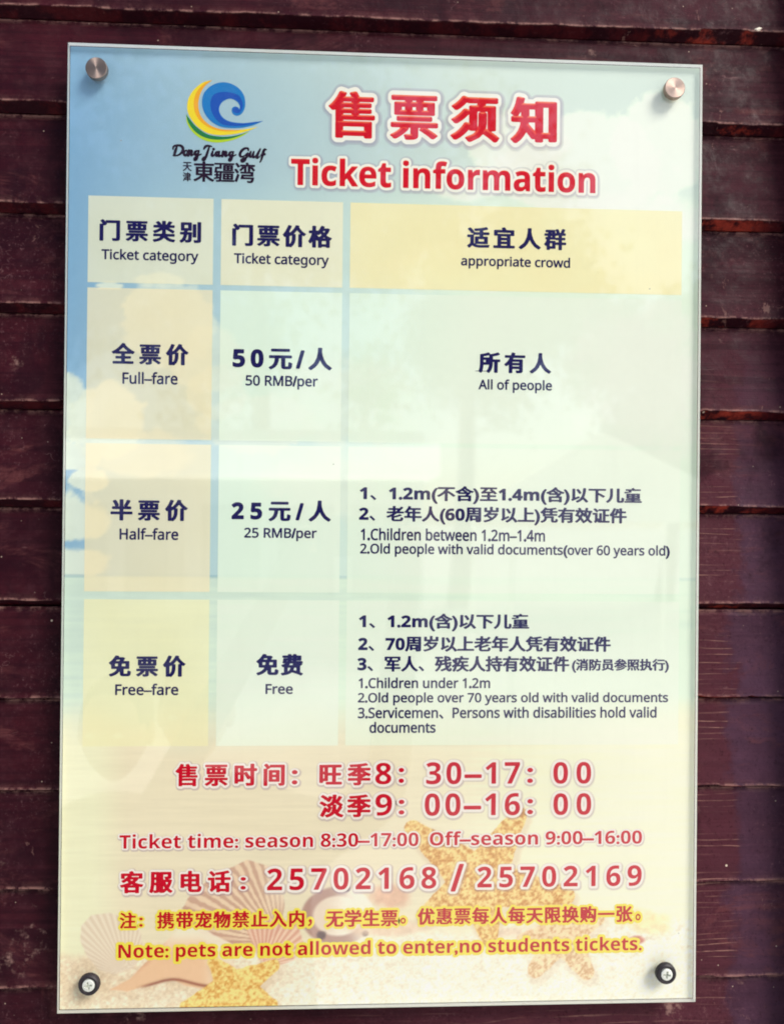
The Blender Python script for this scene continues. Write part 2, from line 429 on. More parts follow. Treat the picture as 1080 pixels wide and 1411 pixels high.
        c = over(c, shc, sstep(-0.8, 1.2, d)*0.92)
        lip = np.exp(-((z-(-431+7.5*np.exp(-((x+196)/22)**2)))/1.5)**2)*sstep(-232, -214, x)*sstep(-142, -160, x)
        c = over(c, A(150, 92, 74)+np.zeros(shp), lip*0.85)
        # broken whelk, dark band and white mouth
        dl = np.hypot((x+42)/34, (z+366)/27)
        band = sstep(0.22, 0.10, abs(dl-0.86))*sstep(-20, -44, x+0.35*(z+366)+w1)
        body = sstep(1.06, 0.98, dl)
        c = over(c, over(A(226, 206, 184)+np.zeros(shp), A(246, 240, 222)+np.zeros(shp), sstep(-60, -30, x+w1*3)), body*0.8)
        c = over(c, A(172, 134, 122)+np.zeros(shp), band*0.8)
        for (qx, qz, qa) in ((-34, -340, 5), (-58, -384, 6), (-16, -383, 4)):
            c = over(c, A(84, 68, 72)+np.zeros(shp), sstep(1, 0.4, np.hypot((x-qx)/qa, (z-qz)/(qa*0.9))+w1*0.12)*0.75)
        # coral lumps
        for (qx, qz, rx, rz, cc) in ((8, -348, 22, 14, (228, 178, 150)), (4, -378, 46, 10, (236, 206, 178)), (243, -372, 22, 12, (244, 226, 180)), (262, -379, 22, 12, (246, 232, 176)), (245, -393, 10, 5, (196, 98, 84)), (150, -385, 60, 10, (238, 212, 182))):
            a = sstep(1.1, 0.5, np.hypot((x-qx)/rx, (z-qz)/rz)+w1*0.10)
            c = over(c, A(*cc)+(gr2*40)[..., None]+np.zeros(shp), a*0.7)
        # starfish
        tex = fbm(x/3.0, z/3.0, 3, 101); tex2 = fbm(x/1.5, z/1.5, 2, 103)
        def starfish(c, ctr, tips, r0, r1, dark, light, al, mid):
            d = star(x, z, ctr, tips, r0, r1, w1*0.6)
            k = np.clip((tex-0.5)*2.6+(tex2-0.5)*1.3+mid, 0, 1)
            sc_ = over(A(*dark)+np.zeros(shp), A(*light)+np.zeros(shp), k)
            sh = sstep(-5, 0, star(x-2, z+4, ctr, tips, r0, r1, w1*0.6)); c = over(c, A(206, 176, 146)+np.zeros(shp), sh*0.35*al)
            return over(c, sc_, sstep(-0.6, 0.9, d)*al)
        starfish_b = ((172, -386), [(147, -420), (196, -423), (205, -372), (170, -345), (136, -392)])
        c = starfish(c, *starfish_b, 17, 8, (206, 152, 100), (250, 226, 176), 0.72, 0.70)
        c = starfish(c, (92, -336), [(28, -284), (129, -272), (176, -350), (102, -390), (40, -366)], 25, 8, (202, 138, 66), (252, 220, 142), 0.86, 0.60)
        c = starfish(c, (-139, -432), [(-158, -408), (-102, -412), (-104, -448), (-142, -462), (-184, -450)], 17, 6, (216, 158, 76), (252, 226, 140), 0.92, 0.66)
    return np.clip(c, 0, 255)

GAIN = 1.0
def to_lin(c): return np.clip(srgb(c)*GAIN, 0, 0.86)

def grid_mesh(name, x0, x1, z0, z1, step, colf, y):
    nx = max(2, int(round((x1-x0)/step))+1); nz = max(2, int(round((z1-z0)/step))+1)
    xs = np.linspace(x0, x1, nx); zs = np.linspace(z0, z1, nz)
    Xg, Zg = np.meshgrid(xs, zs)
    V = np.stack([Xg/1000, np.full_like(Xg, y), Zg/1000], -1).reshape(-1, 3)
    idx = np.arange(nx*nz).reshape(nz, nx)
    F = np.stack([idx[:-1, :-1], idx[:-1, 1:], idx[1:, 1:], idx[1:, :-1]], -1).reshape(-1, 4)
    return mesh_np(name, V, F, to_lin(colf(Xg, Zg)).reshape(-1, 3))

def print_material(name, grain=0.0):
    g = N(name, rough=0.6, spec=0.1)
    at = g.n('ShaderNodeVertexColor', layer_name='Col')
    if grain:
        nz = g.noise(g.pos((1, 1, 1)), 900, 2, 0.6)
        c = g.mix(grain, at.outputs[0], g.mix(nz, (0.2, 0.2, 0.2), (0.8, 0.8, 0.8)), 'SOFT_LIGHT')
        g.l(c, g.b.inputs['Base Color'])
    else: g.l(at.outputs[0], g.b.inputs['Base Color'])
    return g.m
PRINT = print_material('printed_picture', 0.35)
INK = print_material('printed_ink', 0.12)

# backing sheet
bk_m = N('white_backing', L(226, 228, 214), 0.5)
bm = bmesh.new(); box_bm(bm, -0.2995, 0.2995, YP+0.0004, YP+0.0026, -0.4495, 0.4495)
bm_obj('backing_sheet', bm, bk_m.m, sign)
# picture: fine mesh for the shells and starfish, coarser for sky and sea (one flush sheet, shared border)
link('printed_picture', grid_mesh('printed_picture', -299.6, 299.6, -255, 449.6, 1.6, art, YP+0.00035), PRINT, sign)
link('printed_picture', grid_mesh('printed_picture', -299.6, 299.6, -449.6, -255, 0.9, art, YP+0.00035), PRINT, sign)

# table cells, translucent tints printed over the picture
COLS = ((-281.5, -165.5), (-158.2, -43.8), (-36.8, 283.3))
ROWS = ((310.2, 229.0), (224.0, 82.6), (78.3, -60.3), (-67.6, -205.0))
for r, (zt, zb) in enumerate(ROWS):
    for ci, (xa, xb) in enumerate(COLS):
        yellow = r == 0 or ci == 0
        def colf(x, z, r=r, ci=ci, yellow=yellow):
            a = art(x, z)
            if yellow:
                tint = np.array((242, 231, 178.)) if not (r == 0 and ci < 2) else np.array((238, 233, 198.))
                if ci == 0 and r in (1, 2): tint = np.array((242, 228, 186.))
                al = 0.72 if ci == 0 else 0.80
                if ci == 2: al = 0.84
                if r == 3: al, tint = 0.70, np.array((242, 236, 184.))
                v = 0.5*(fbm(x/55, z/55, 3, 200+r*3+ci)-0.5)
                return a*(1-al)+tint*al + v[..., None]*np.array((10, 14, 26.))
            tint = np.array((232, 247, 222.)); al = 0.74 if ci == 1 else 0.62
            return a*(1-al)+tint*al
        nm = 'table_cell'
        o = link(nm, grid_mesh(nm, xa, xb, zb, zt, 2.2, colf, YP+0.00028), PRINT, sign)

# ------------------------------------------------------------------ lettering
def uni(s, U, Lo, D):
    r = ''
    for ch in s:
        if 'A' <= ch <= 'Z': r += chr(U+ord(ch)-65)
        elif 'a' <= ch <= 'z': r += chr(Lo+ord(ch)-97)
        elif D and '0' <= ch <= '9': r += chr(D+ord(ch)-48)
        else: r += ch
    return r
sans = lambda s: uni(s, 0x1D5A0, 0x1D5BA, 0x1D7E2)
bold = lambda s: uni(s, 0x1D5D4, 0x1D5EE, 0x1D7EC)
script = lambda s: uni(s, 0x1D4D0, 0x1D4EA, 0)

_font = bpy.data.curves.new('font_probe', 'FONT'); _font.size = 1; _font.resolution_u = 4
_fo = bpy.data.objects.new('font_probe', _font); C.objects.link(_fo)
def _mesh(body):
    _font.body = body
    dg = bpy.context.evaluated_depsgraph_get(); ev = _fo.evaluated_get(dg)
    me = ev.to_mesh()
    V = np.array([v.co[:2] for v in me.vertices]) if len(me.vertices) else np.zeros((0, 2))
    cnt = {}
    for p in me.polygons:
        for e in p.edge_keys: cnt[e] = cnt.get(e, 0)+1
    E = np.array([e for e, c in cnt.items() if c == 1])
    ev.to_mesh_clear(); return V, E
_gl = {}
def _ref(body):
    V, E = _mesh(body); return V[:, 0].max()
def glyph(ch):
    """outline segments in em and advance width"""
    if ch in _gl: return _gl[ch]
    adv = _ref(ch+'|')-_ref('|') if ch != '|' else 0.3
    if ch == ' ': _gl[ch] = (None, 0.27); return _gl[ch]
    V, E = _mesh(ch)
    _gl[ch] = (V[E], adv); return _gl[ch]
_sdf = {}
def sdf(ch, res, kz=1.0):
    """signed distance field of a glyph; kz > 1 makes it grow more sideways than upwards, as bold faces do"""
    if (ch, res, kz) in _sdf: return _sdf[(ch, res, kz)]
    seg, adv = glyph(ch); pad = 0.20
    x0, z0 = seg.reshape(-1, 2).min(0)-pad; x1, z1 = seg.reshape(-1, 2).max(0)+pad
    nx = int((x1-x0)*res)+2; nz = int((z1-z0)*res)+2
    xs = x0+np.arange(nx)/res; zs = z0+np.arange(nz)/res
    X, Z = np.meshgrid(xs, zs); P = np.stack([X.ravel(), Z.ravel()*kz], -1).astype(np.float32)
    seg = seg*np.array((1.0, kz))
    a = seg[:, 0].astype(np.float32); e = (seg[:, 1]-seg[:, 0]).astype(np.float32); ee = (e**2).sum(1)+1e-12
    d = np.full(len(P), 1e9, np.float32); ins = np.zeros(len(P), bool)
    for i in range(0, len(a), 64):
        A_, E_, L_ = a[i:i+64], e[i:i+64], ee[i:i+64]
        q = P[:, None]-A_[None]; t = np.clip((q*E_).sum(-1)/L_, 0, 1)
        d = np.minimum(d, ((q-t[..., None]*E_)**2).sum(-1).min(1))
        y0, y1 = A_[:, 1], A_[:, 1]+E_[:, 1]
        c = (y0[None] > P[:, 1:2]) != (y1[None] > P[:, 1:2])
        with np.errstate(divide='ignore', invalid='ignore'):
            xi = A_[:, 0]+(P[:, 1:2]-y0)/np.where(E_[:, 1] == 0, 1e-9, E_[:, 1])*E_[:, 0]
        ins ^= ((c & (P[:, :1] < xi)).sum(1) % 2).astype(bool)
    s = np.sqrt(d)*np.where(ins, 1, -1)
    _sdf[(ch, res, kz)] = (xs, zs, s.reshape(nz, nx)); return _sdf[(ch, res, kz)]

def fill(xs, zs, f, full_cells):
    """filled marching squares of f > 0: returns quads/tris as list of point lists (x, z)"""
    out = []
    h = xs[1]-xs[0]
    b = f > 0
    n = b[:-1, :-1].astype(int)+b[:-1, 1:]+b[1:, 1:]+b[1:, :-1]
    full = n == 4
    if full_cells:
        for j, i in zip(*np.nonzero(full)):
            out.append([(xs[i], zs[j]), (xs[i+1], zs[j]), (xs[i+1], zs[j+1]), (xs[i], zs[j+1])])
    else:
        for j in np.nonzero(full.any(1))[0]:
            r = np.concatenate([[0], full[j].astype(int), [0]]); dd = np.diff(r)
            for s, e in zip(np.nonzero(dd == 1)[0], np.nonzero(dd == -1)[0]):
                out.append([(xs[s], zs[j]), (xs[e], zs[j]), (xs[e], zs[j+1]), (xs[s], zs[j+1])])
    for j, i in zip(*np.nonzero((n > 0) & (n < 4))):
        q = [(xs[i], zs[j], f[j, i]), (xs[i+1], zs[j], f[j, i+1]), (xs[i+1], zs[j+1], f[j+1, i+1]), (xs[i], zs[j+1], f[j+1, i])]
        poly = []
        for k in range(4):
            p, r = q[k], q[(k+1) % 4]
            if p[2] > 0: poly.append((p[0], p[1]))
            if (p[2] > 0) != (r[2] > 0):
                t = p[2]/(p[2]-r[2]); poly.append((p[0]+t*(r[0]-p[0]), p[1]+t*(r[1]-p[1])))
        if len(poly) >= 3: out.append(poly)
    return out

STY = {  # latin map, dilate (em), res, ink, outline width (em), outline colour
 'TC': (bold, 0.052, 84, (206, 0, 34), 0.075, (250, 240, 226)),
 'TE': (bold, 0.010, 64, (206, 0, 34), 0.075, (250, 238, 224)),
 'LS': (script, 0.030, 64, (34, 8, 44), 0, None),
 'LC': (bold, 0.028, 56, (34, 8, 44), 0, None),
 'HC': (bold, 0.050, 56, (24, 20, 84), 0, None),
 'HE': (sans, 0.024, 40, (26, 20, 80), 0, None),
 'DC': (bold, 0.042, 44, (24, 20, 84), 0, None),
 'RC': (bold, 0.047, 56, (196, 0, 36), 0.085, (250, 232, 222)),
 'RE': (bold, 0.000, 52, (196, 0, 36), 0.085, (250, 232, 222)),
 'RD': (bold, 0.030, 52, (196, 0, 36), 0.085, (250, 232, 222)),
 'YC': (bold, 0.038, 48, (190, 2, 32), 0.125, (250, 222, 84)),
 'YD': (bold, 0.030, 48, (190, 2, 32), 0.12, (250, 222, 84)),
 'YE': (bold, 0.000, 48, (190, 2, 32), 0.145, (250, 222, 84)),
}
def letters(name, glyphs, sx, sz, ox, oz, level, res, colf, y, parent, full=False, dx=0, dz=0, lw=True):
    V, F, K = [], [], []
    for gi, (ch, gx) in enumerate(glyphs):
        xs, zs, s = sdf(ch, res, 1.75 if lw and '\u4e00' <= ch <= '\u9fff' else 1.0)
        yy = y+(gi % 3)*0.000012                 # neighbours whose rims overlap never share a plane
        lat_ = -0.022 if (lw and level > 0.035 and not '\u4e00' <= ch <= '\u9fff') else 0.0
        if ch == '\u2013' and res == 52: lat_ = 0.03      # bold dash in the red times
        extra = 0.022 if ch in ':.,/()' and lw else (-0.006 if ch in '票童携禁疆惠照群售' and lw else 0.0)
        for poly in fill(xs, zs, s+level+extra+lat_, full):
            b = len(V)
            for (px, pz) in poly:
                V.append((((px+gx)*sx+ox+dx)/1000, yy, (pz*sz+oz+dz)/1000))
                K.append((px, pz, ch, gx))
            F.append(tuple(range(b, b+len(poly))))
    cols = colf(np.array([v[0] for v in V])*1000, np.array([v[2] for v in V])*1000, K)
    return link(name, mesh_np(name, V, F, to_lin(cols)), INK, parent)

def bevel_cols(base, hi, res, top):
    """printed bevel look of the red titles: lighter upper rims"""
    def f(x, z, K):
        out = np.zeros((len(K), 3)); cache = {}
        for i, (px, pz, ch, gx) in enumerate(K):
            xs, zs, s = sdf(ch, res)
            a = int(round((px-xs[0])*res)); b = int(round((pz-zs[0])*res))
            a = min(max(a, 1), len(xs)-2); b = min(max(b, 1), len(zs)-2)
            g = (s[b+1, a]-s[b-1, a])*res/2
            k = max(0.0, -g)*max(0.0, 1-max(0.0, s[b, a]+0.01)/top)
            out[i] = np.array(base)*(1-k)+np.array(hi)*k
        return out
    return f

def text(s, sty, mode, x0, x1, z0, z1):
    lat, dil, res, ink, ow, oc = STY[sty]
    s2 = lat(s.replace('-', '\u2013'))
    G = []; x = 0; n = 0
    adv = [glyph(c)[1] for c in s2]
    def lay(sp):
        out = []; x = 0
        for c, a in zip(s2, adv):
            if c != ' ': out.append((c, x))
            x += a+sp
        return out
    def ext(gl):
        lo = np.array([1e9, 1e9]); hi = -lo
        for c, gx in gl:
            p = glyph(c)[0].reshape(-1, 2)+np.array((gx, 0)); lo = np.minimum(lo, p.min(0)); hi = np.maximum(hi, p.max(0))
        return lo-dil, hi+dil
    gl = lay(0); lo, hi = ext(gl)
    sz = (z1-z0)/(hi[1]-lo[1]); sx = (x1-x0)/(hi[0]-lo[0])
    if mode == 'p' and len(gl) > 1:
        W0 = hi[0]-lo[0]; lo1, hi1 = ext(lay(1.0)); W1 = hi1[0]-lo1[0]
        sp = ((x1-x0)/sz-W0)/(W1-W0)
        gl = lay(sp); lo, hi = ext(gl); sx = (x1-x0)/(hi[0]-lo[0])
    ox = x0-lo[0]*sx; oz = z0-lo[1]*sz
    y = YP+0.00012
    flat = lambda c: (lambda x, z, K: np.zeros((len(K), 3))+np.array(c, float))
    cf = flat(ink); full = False
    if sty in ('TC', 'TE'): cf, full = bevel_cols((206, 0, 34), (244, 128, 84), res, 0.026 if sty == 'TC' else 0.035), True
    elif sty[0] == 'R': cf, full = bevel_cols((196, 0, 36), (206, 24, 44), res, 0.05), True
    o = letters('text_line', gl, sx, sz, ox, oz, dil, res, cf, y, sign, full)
    if oc:
        def oc_f(x, z, K): return np.zeros((len(K), 3))+np.array(oc, float)
        letters('text_outline', gl, sx, sz, ox, oz, dil*0.8+ow, res, oc_f, YP+0.00016, o, lw=False)
        if sty[0] in 'TR':
            # soft printed drop shadow of the lettering: two wider, fainter outlines
            for q, (wd, al, yy) in enumerate(((0.10, 0.30, 0.00020), (0.135, 0.16, 0.00024))):
                def sh(x, z, K, al=al):
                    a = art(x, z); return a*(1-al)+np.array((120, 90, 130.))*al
                letters('text_shade', gl, sx, sz, ox, oz, min(dil+wd, 0.19), 40, sh, YP+yy, o, False, 0.5, -0.7, False)
    return o

TEXTS = [
    ('售票须知', 'TC', 'p', -58.8, 160.3, 370.1, 417.3),
    ('Ticket information', 'TE', 'x', -93.2, 198.2, 325.0, 352.0),
    ('東疆湾', 'LC', 'p', -184.6, -126.9, 325.7, 345.6),
    ('天', 'LC', 'p', -194.5, -186.1, 335.4, 344.3),
    ('津', 'LC', 'p', -194.4, -186.7, 325.8, 334.7),
    ('门票类别', 'HC', 'p', -270.9, -176.7, 267.5, 288.7),
    ('Ticket category', 'HE', 'x', -268.9, -179.1, 247.7, 260.7),
    ('门票价格', 'HC', 'p', -147.8, -54.0, 265.7, 287.7),
    ('Ticket category', 'HE', 'x', -145.9, -56.8, 246.8, 259.9),
    ('适宜人群', 'HC', 'p', 74.7, 170.4, 269.1, 290.7),
    ('appropriate crowd', 'HE', 'x', 69.0, 174.2, 249.9, 262.5),
    ('全票价', 'HC', 'p', -258.6, -187.3, 151.9, 173.1),
    ('Full-fare', 'HE', 'x', -248.3, -197.2, 134.2, 145.8),
    ('50元/人', 'HC', 'p', -146.7, -52.8, 149.7, 172.0),
    ('50 RMB/per', 'HE', 'x', -133.9, -66.0, 131.5, 144.5),
    ('所有人', 'HC', 'p', 86.6, 156.7, 150.1, 170.9),
    ('All of people', 'HE', 'x', 86.8, 157.6, 131.6, 144.5),
    ('半票价', 'HC', 'p', -258.0, -186.5, 5.5, 26.6),
    ('Half-fare', 'HE', 'x', -249.4, -195.0, -11.8, -0.6),
    ('25元/人', 'HC', 'p', -146.2, -52.5, 6.3, 27.2),
    ('25 RMB/per', 'HE', 'x', -133.8, -65.6, -11.9, 0.5),
    ('1、1.2m(不含)至1.4m(含)以下儿童', 'DC', 'x', -25.8, 246.1, 24.8, 42.2),
    ('2、老年人(60周岁以上)凭有效证件', 'DC', 'x', -26.3, 231.3, 5.0, 22.7),
    ('1.Children between 1.2m-1.4m', 'HE', 'x', -24.1, 152.1, -10.6, 1.2),
    ('2.Old people with valid documents(over 60 years old)', 'HE', 'x', -24.6, 273.5, -26.1, -13.2),
    ('免票价', 'HC', 'p', -258.1, -187.0, -140.6, -119.6),
    ('Free-fare', 'HE', 'x', -251.9, -193.5, -157.3, -146.4),
    ('免费', 'HC', 'p', -121.3, -77.4, -139.2, -118.0),
    ('Free', 'HE', 'x', -112.3, -86.7, -156.3, -146.8),
    ('1、1.2m(含)以下儿童', 'DC', 'x', -25.4, 137.7, -96.7, -79.4),
    ('2、70周岁以上老年人凭有效证件', 'DC', 'x', -25.9, 216.8, -116.3, -100.8),
    ('3、军人、残疾人持有效证件', 'DC', 'x', -26.4, 176.7, -135.4, -119.8),
    ('(消防员参照执行)', 'DC', 'x', 179.2, 273.7, -136.0, -122.4),
    ('1.Children under 1.2m', 'HE', 'x', -24.8, 100.5, -150.9, -140.6),
    ('2.Old people over 70 years old with valid documents', 'HE', 'x', -25.4, 273.2, -167.2, -154.8),
    ('3.Servicemen、Persons with disabilities hold valid', 'HE', 'x', -25.2, 262.0, -180.0, -168.6),
    ('documents', 'HE', 'x', -14.1, 48.7, -193.3, -182.6),
    ('售票时间', 'RC', 'p', -195.7, -93.4, -243.3, -221.1),
    ('：', 'RD', 'x', -86.9, -81.5, -241.6, -227.9),
    ('旺季', 'RC', 'p', -61.0, -12.3, -243.2, -221.2),
    ('8', 'RE', 'x', -8.2, 7.0, -242.0, -221.4),
    ('：', 'RD', 'x', 13.9, 19.1, -240.8, -226.3),
    ('30-17', 'RE', 'p', 40.1, 129.9, -242.2, -221.1),
    ('：', 'RD', 'x', 136.9, 142.5, -241.5, -226.9),
    ('00', 'RE', 'p', 162.1, 198.7, -242.4, -221.5),
    ('淡季', 'RC', 'p', -60.7, -12.0, -273.4, -250.8),
    ('9', 'RE', 'x', -7.9, 7.9, -271.6, -251.0),
    ('：', 'RD', 'x', 14.2, 19.7, -270.7, -256.6),
    ('00-16', 'RE', 'p', 39.0, 130.2, -272.2, -250.8),
    ('：', 'RD', 'x', 137.2, 142.8, -271.3, -256.7),
    ('00', 'RE', 'p', 162.4, 199.0, -272.3, -251.4),
    ('Ticket time: season 8:30-17:00', 'RE', 'x', -246.4, 33.4, -300.8, -287.2),
    ('Off-season 9:00-16:00', 'RE', 'x', 44.1, 248.7, -300.4, -286.9),
    ('客服电话', 'RC', 'p', -245.6, -143.0, -342.8, -321.1),
    ('：', 'RD', 'x', -133.9, -128.8, -340.1, -328.2),
    ('25702168', 'RE', 'p', -109.1, 50.7, -341.3, -320.4),
    ('/', 'RE', 'x', 65.3, 76.0, -343.5, -318.7),
    ('25702169', 'RE', 'p', 89.9, 248.7, -340.9, -320.8),
    ('注', 'YC', 'p', -245.6, -230.2, -375.4, -359.9),
    ('：', 'YD', 'x', -227.5, -224.1, -373.6, -365.1),
    ('携带宠物禁止入内', 'YC', 'p', -211.1, -73.7, -376.1, -359.7),
    ('，', 'YC', 'x', -70.6, -66.1, -375.7, -368.2),
    ('无学生票', 'YC', 'p', -53.5, 14.5, -376.8, -360.0),
    ('。', 'YC', 'x', 16.5, 22.4, -374.5, -368.0),
    ('优惠票每人每天限换购一张', 'YC', 'p', 33.1, 240.1, -375.8, -359.2),
    ('。', 'YC', 'x', 242.6, 248.3, -374.5, -367.2),
    ('Note: pets are not allowed to enter,no students tickets.', 'YE', 'x', -246.3, 248.9, -406.6, -389.3),
]

for a in TEXTS: text(*a)
C.objects.unlink(_fo); bpy.data.objects.remove(_fo); bpy.data.curves.remove(_font)

# ------------------------------------------------------------------ emblem: wave in blue over yellow and green crescents
emb = tag(empty('wave_emblem')); emb.parent = sign
def emblem_poly(name, pts, col, y):
    P = np.array(pts, float)
    # closed Catmull-Rom where a point is not marked sharp
    V = [(x/1000, y, z/1000) for x, z in P]
    return link(name, mesh_np(name, V, [tuple(range(len(V)))], np.zeros((len(V), 3))+to_lin(np.array(col, float))), INK, emb)
def curve(pts, n=10):
    """smooth open curve through points"""
    P = [np.array(p, float) for p in pts]; P = [2*P[0]-P[1]]+P+[2*P[-1]-P[-2]]; out = []
    for i in range(1, len(P)-2):
        for k in range(n):
            t = k/n; a, b, c, d = P[i-1:i+3]
            out.append(0.5*((2*b)+(c-a)*t+(2*a-5*b+4*c-d)*t*t+(-a+3*b-3*c+d)*t**3))
    out.append(P[-2]); return [tuple(p) for p in out]
def emm(pts):  # emblem sketch coordinates (1/6 photo px from its corner) to sign mm
    return [(EX0+(u-115)*EXS, EZ0-(v-120)*EZS+(u-115)*ETL) for u, v in pts]
EX0, EZ0, EXS, EZS, ETL = -204.064, 421.184, 0.11306, 0.11400, 0.00383
Y0 = YP+0.00022
outer_b = curve([(862, 460), (790, 492), (700, 515), (600, 520), (500, 505), (420, 455), (370, 385), (352, 310), (365, 235), (410, 180), (470, 148), (540, 140), (610, 160), (665, 200), (700, 255), (710, 320), (700, 370), (675, 405), (640, 418), (608, 402), (597, 372), (606, 348), (630, 340), (652, 350), (661, 362), (663, 335), (645, 305), (610, 282), (570, 278), (525, 300), (500, 335), (495, 375), (515, 420), (560, 455), (620, 472), (700, 478), (780, 470), (862, 460)])
emblem_poly('blue_wave', emm(outer_b), (34, 122, 192), Y0-0.00002)
inner_b = curve([(862, 460), (780, 484), (690, 500), (600, 502), (520, 488), (460, 435), (428, 370), (422, 300), (445, 245), (500, 222), (570, 222), (640, 240), (672, 270), (690, 320), (686, 360), (664, 392), (638, 398), (612, 385), (606, 366), (618, 350), (640, 346), (655, 356), (665, 368), (668, 335), (650, 300), (610, 278), (570, 274), (522, 297), (496, 335), (491, 375), (512, 424), (558, 459), (620, 476), (700, 482), (780, 472), (862, 460)])
emblem_poly('dark_wave', emm(inner_b), (30, 84, 178), Y0-0.00005)
yel = curve([(435, 122), (360, 140), (285, 200), (238, 280), (232, 370), (262, 440), (320, 510), (400, 560), (500, 578), (620, 570), (730, 545), (820, 508)]) + curve([(820, 508), (720, 528), (600, 536), (500, 528), (410, 490), (345, 420), (320, 330), (335, 240), (375, 170), (435, 122)])[1:-1]
emblem_poly('yellow_crescent', emm(yel), (240, 214, 52), Y0)
org = curve([(435, 122), (370, 148), (310, 215), (284, 300), (300, 400), (360, 480), (450, 530), (560, 548), (700, 536)]) + curve([(700, 536), (600, 534), (500, 526), (410, 488), (345, 420), (322, 330), (337, 240), (377, 170), (435, 122)])[1:-1]
emblem_poly('orange_crescent', emm(org), (236, 168, 48), Y0-0.00003)
lgr = curve([(222, 400), (232, 480), (285, 560), (370, 618), (480, 640), (600, 622), (690, 585), (750, 545)]) + curve([(750, 545), (640, 590), (520, 602), (400, 585), (300, 520), (250, 460), (222, 400)])[1:-1]
emblem_poly('lime_crescent', emm(lgr), (176, 208, 50), Y0)
dgr = curve([(222, 400), (240, 470), (295, 545), (380, 598), (490, 616), (620, 600), (750, 545)]) + curve([(750, 545), (640, 580), (520, 590), (400, 570), (305, 505), (250, 440), (222, 400)])[1:-1]
emblem_poly('green_crescent', emm(dgr), (28, 122, 72), Y0-0.00003)

# brush-script name under the wave, drawn as strokes
SCRIPT = [[(150, 672), (140, 700), (130, 735), (122, 745)], [(118, 692), (124, 670), (155, 661), (186, 668), (200, 690), (190, 720), (165, 740), (135, 748), (120, 745)],
    [(228, 702), (212, 712), (208, 732), (218, 745), (232, 738), (238, 718), (228, 702)], [(250, 705), (243, 745)], [(246, 725), (262, 706), (272, 712), (266, 735), (273, 746), (288, 735)],
    [(325, 706), (305, 712), (298, 730), (308, 742), (322, 730), (330, 708)], [(332, 706), (322, 745), (312, 775), (298, 782), (300, 766), (325, 748), (350, 735)],
    [(372, 692), (385, 672), (410, 666), (435, 672)], [(418, 670), (405, 710), (390, 755), (375, 782), (362, 780), (372, 762), (400, 750)],
    [(445, 712), (438, 740), (446, 750), (460, 740)], [(451, 693), (453, 695)], [(495, 714), (476, 720), (470, 738), (480, 750), (492, 740), (500, 716)], [(500, 714), (494, 744), (503, 752), (518, 742)],
    [(532, 715), (524, 752)], [(528, 735), (545, 716), (556, 722), (549, 744), (556, 754), (572, 742)],
    [(608, 716), (590, 722), (583, 740), (592, 752), (606, 740), (614, 718)], [(616, 716), (606, 755), (596, 783), (583, 788), (586, 773), (608, 757), (636, 742)],
    [(740, 706), (735, 689), (710, 689), (684, 708), (670, 736), (679, 757), (705, 752), (730, 730)], [(736, 728), (722, 765), (706, 792), (690, 798), (684, 788), (700, 773), (730, 760), (748, 748)],
    [(760, 715), (751, 746), (761, 759), (778, 745)], [(785, 716), (777, 750), (786, 763), (802, 750)], [(838, 695), (820, 730), (809, 758), (816, 769), (832, 758)],
    [(888, 700), (873, 700), (862, 725), (850, 775), (838, 803)], [(848, 746), (875, 738)]]
def stroke_text(strokes, r0, col):
    xs = np.arange(-206, -112, 0.22); zs = np.arange(340, 362, 0.22); Xg, Zg = np.meshgrid(xs, zs)
    f = np.full(Xg.shape, -1e9)
    for st_ in strokes:
        P_ = emm(curve(st_, 5)) if len(st_) > 2 else emm(st_)
        nn = max(1, len(P_)-1)
        for i, ((ax, az), (bx_, bz)) in enumerate(zip(P_, P_[1:])):
            dx, dz = bx_-ax, bz-az; ll = dx*dx+dz*dz+1e-9
            t = np.clip(((Xg-ax)*dx+(Zg-az)*dz)/ll, 0, 1)
            u = (i+0.5)/nn; r = r0*(0.62+0.5*math.sin(math.pi*min(1, u*1.15)))*(1+0.22*abs(dz)/(math.hypot(dx, dz)+1e-6))
            f = np.maximum(f, r-np.hypot(Xg-ax-t*dx, Zg-az-t*dz))
    V, F = [], []
    for poly in fill(xs, zs, f, False):
        F.append(tuple(range(len(V), len(V)+len(poly)))); V += [(a/1000, YP+0.00012, b/1000) for a, b in poly]
    return link('text_line', mesh_np('text_line', V, F, np.zeros((len(V), 3))+to_lin(np.array(col, float))), INK, sign)
stroke_text(SCRIPT, 1.0, (30, 6, 40))

# ------------------------------------------------------------------ clear acrylic pane
g = N('clear_acrylic'); t = g.t; t.nodes.remove(g.b)
out = [n for n in t.nodes if n.type == 'OUTPUT_MATERIAL'][0]
# Schlick reflectance of the front surface, the same from both sides
F0 = 0.11
ge = g.n('ShaderNodeNewGeometry'); dp = g.n('ShaderNodeVectorMath', operation='DOT_PRODUCT')
g.l(ge.outputs['Incoming'], dp.inputs[0]); g.l(ge.outputs['Normal'], dp.inputs[1])
fac = g.math('ADD', g.math('MULTIPLY', g.math('POWER', g.math('SUBTRACT', 1.0, g.math('ABSOLUTE', dp.outputs['Value'])), 5.0), 1-F0), F0)
tr = g.n('ShaderNodeBsdfTransparent'); gl = g.n('ShaderNodeBsdfGlossy'); gl.inputs['Roughness'].default_value = 0.02
bp = g.n('ShaderNodeBump'); bp.inputs['Strength'].default_value = 0.05; bp.inputs['Distance'].default_value = 0.002
g.l(g.noise(g.pos((1, 1, 1)), 7, 2, 0.4), bp.inputs['Height']); g.l(bp.outputs[0], gl.inputs['Normal'])
mx = g.n('ShaderNodeMixShader'); g.l(fac, mx.inputs[0]); g.l(tr.outputs[0], mx.inputs[1]); g.l(gl.outputs[0], mx.inputs[2])
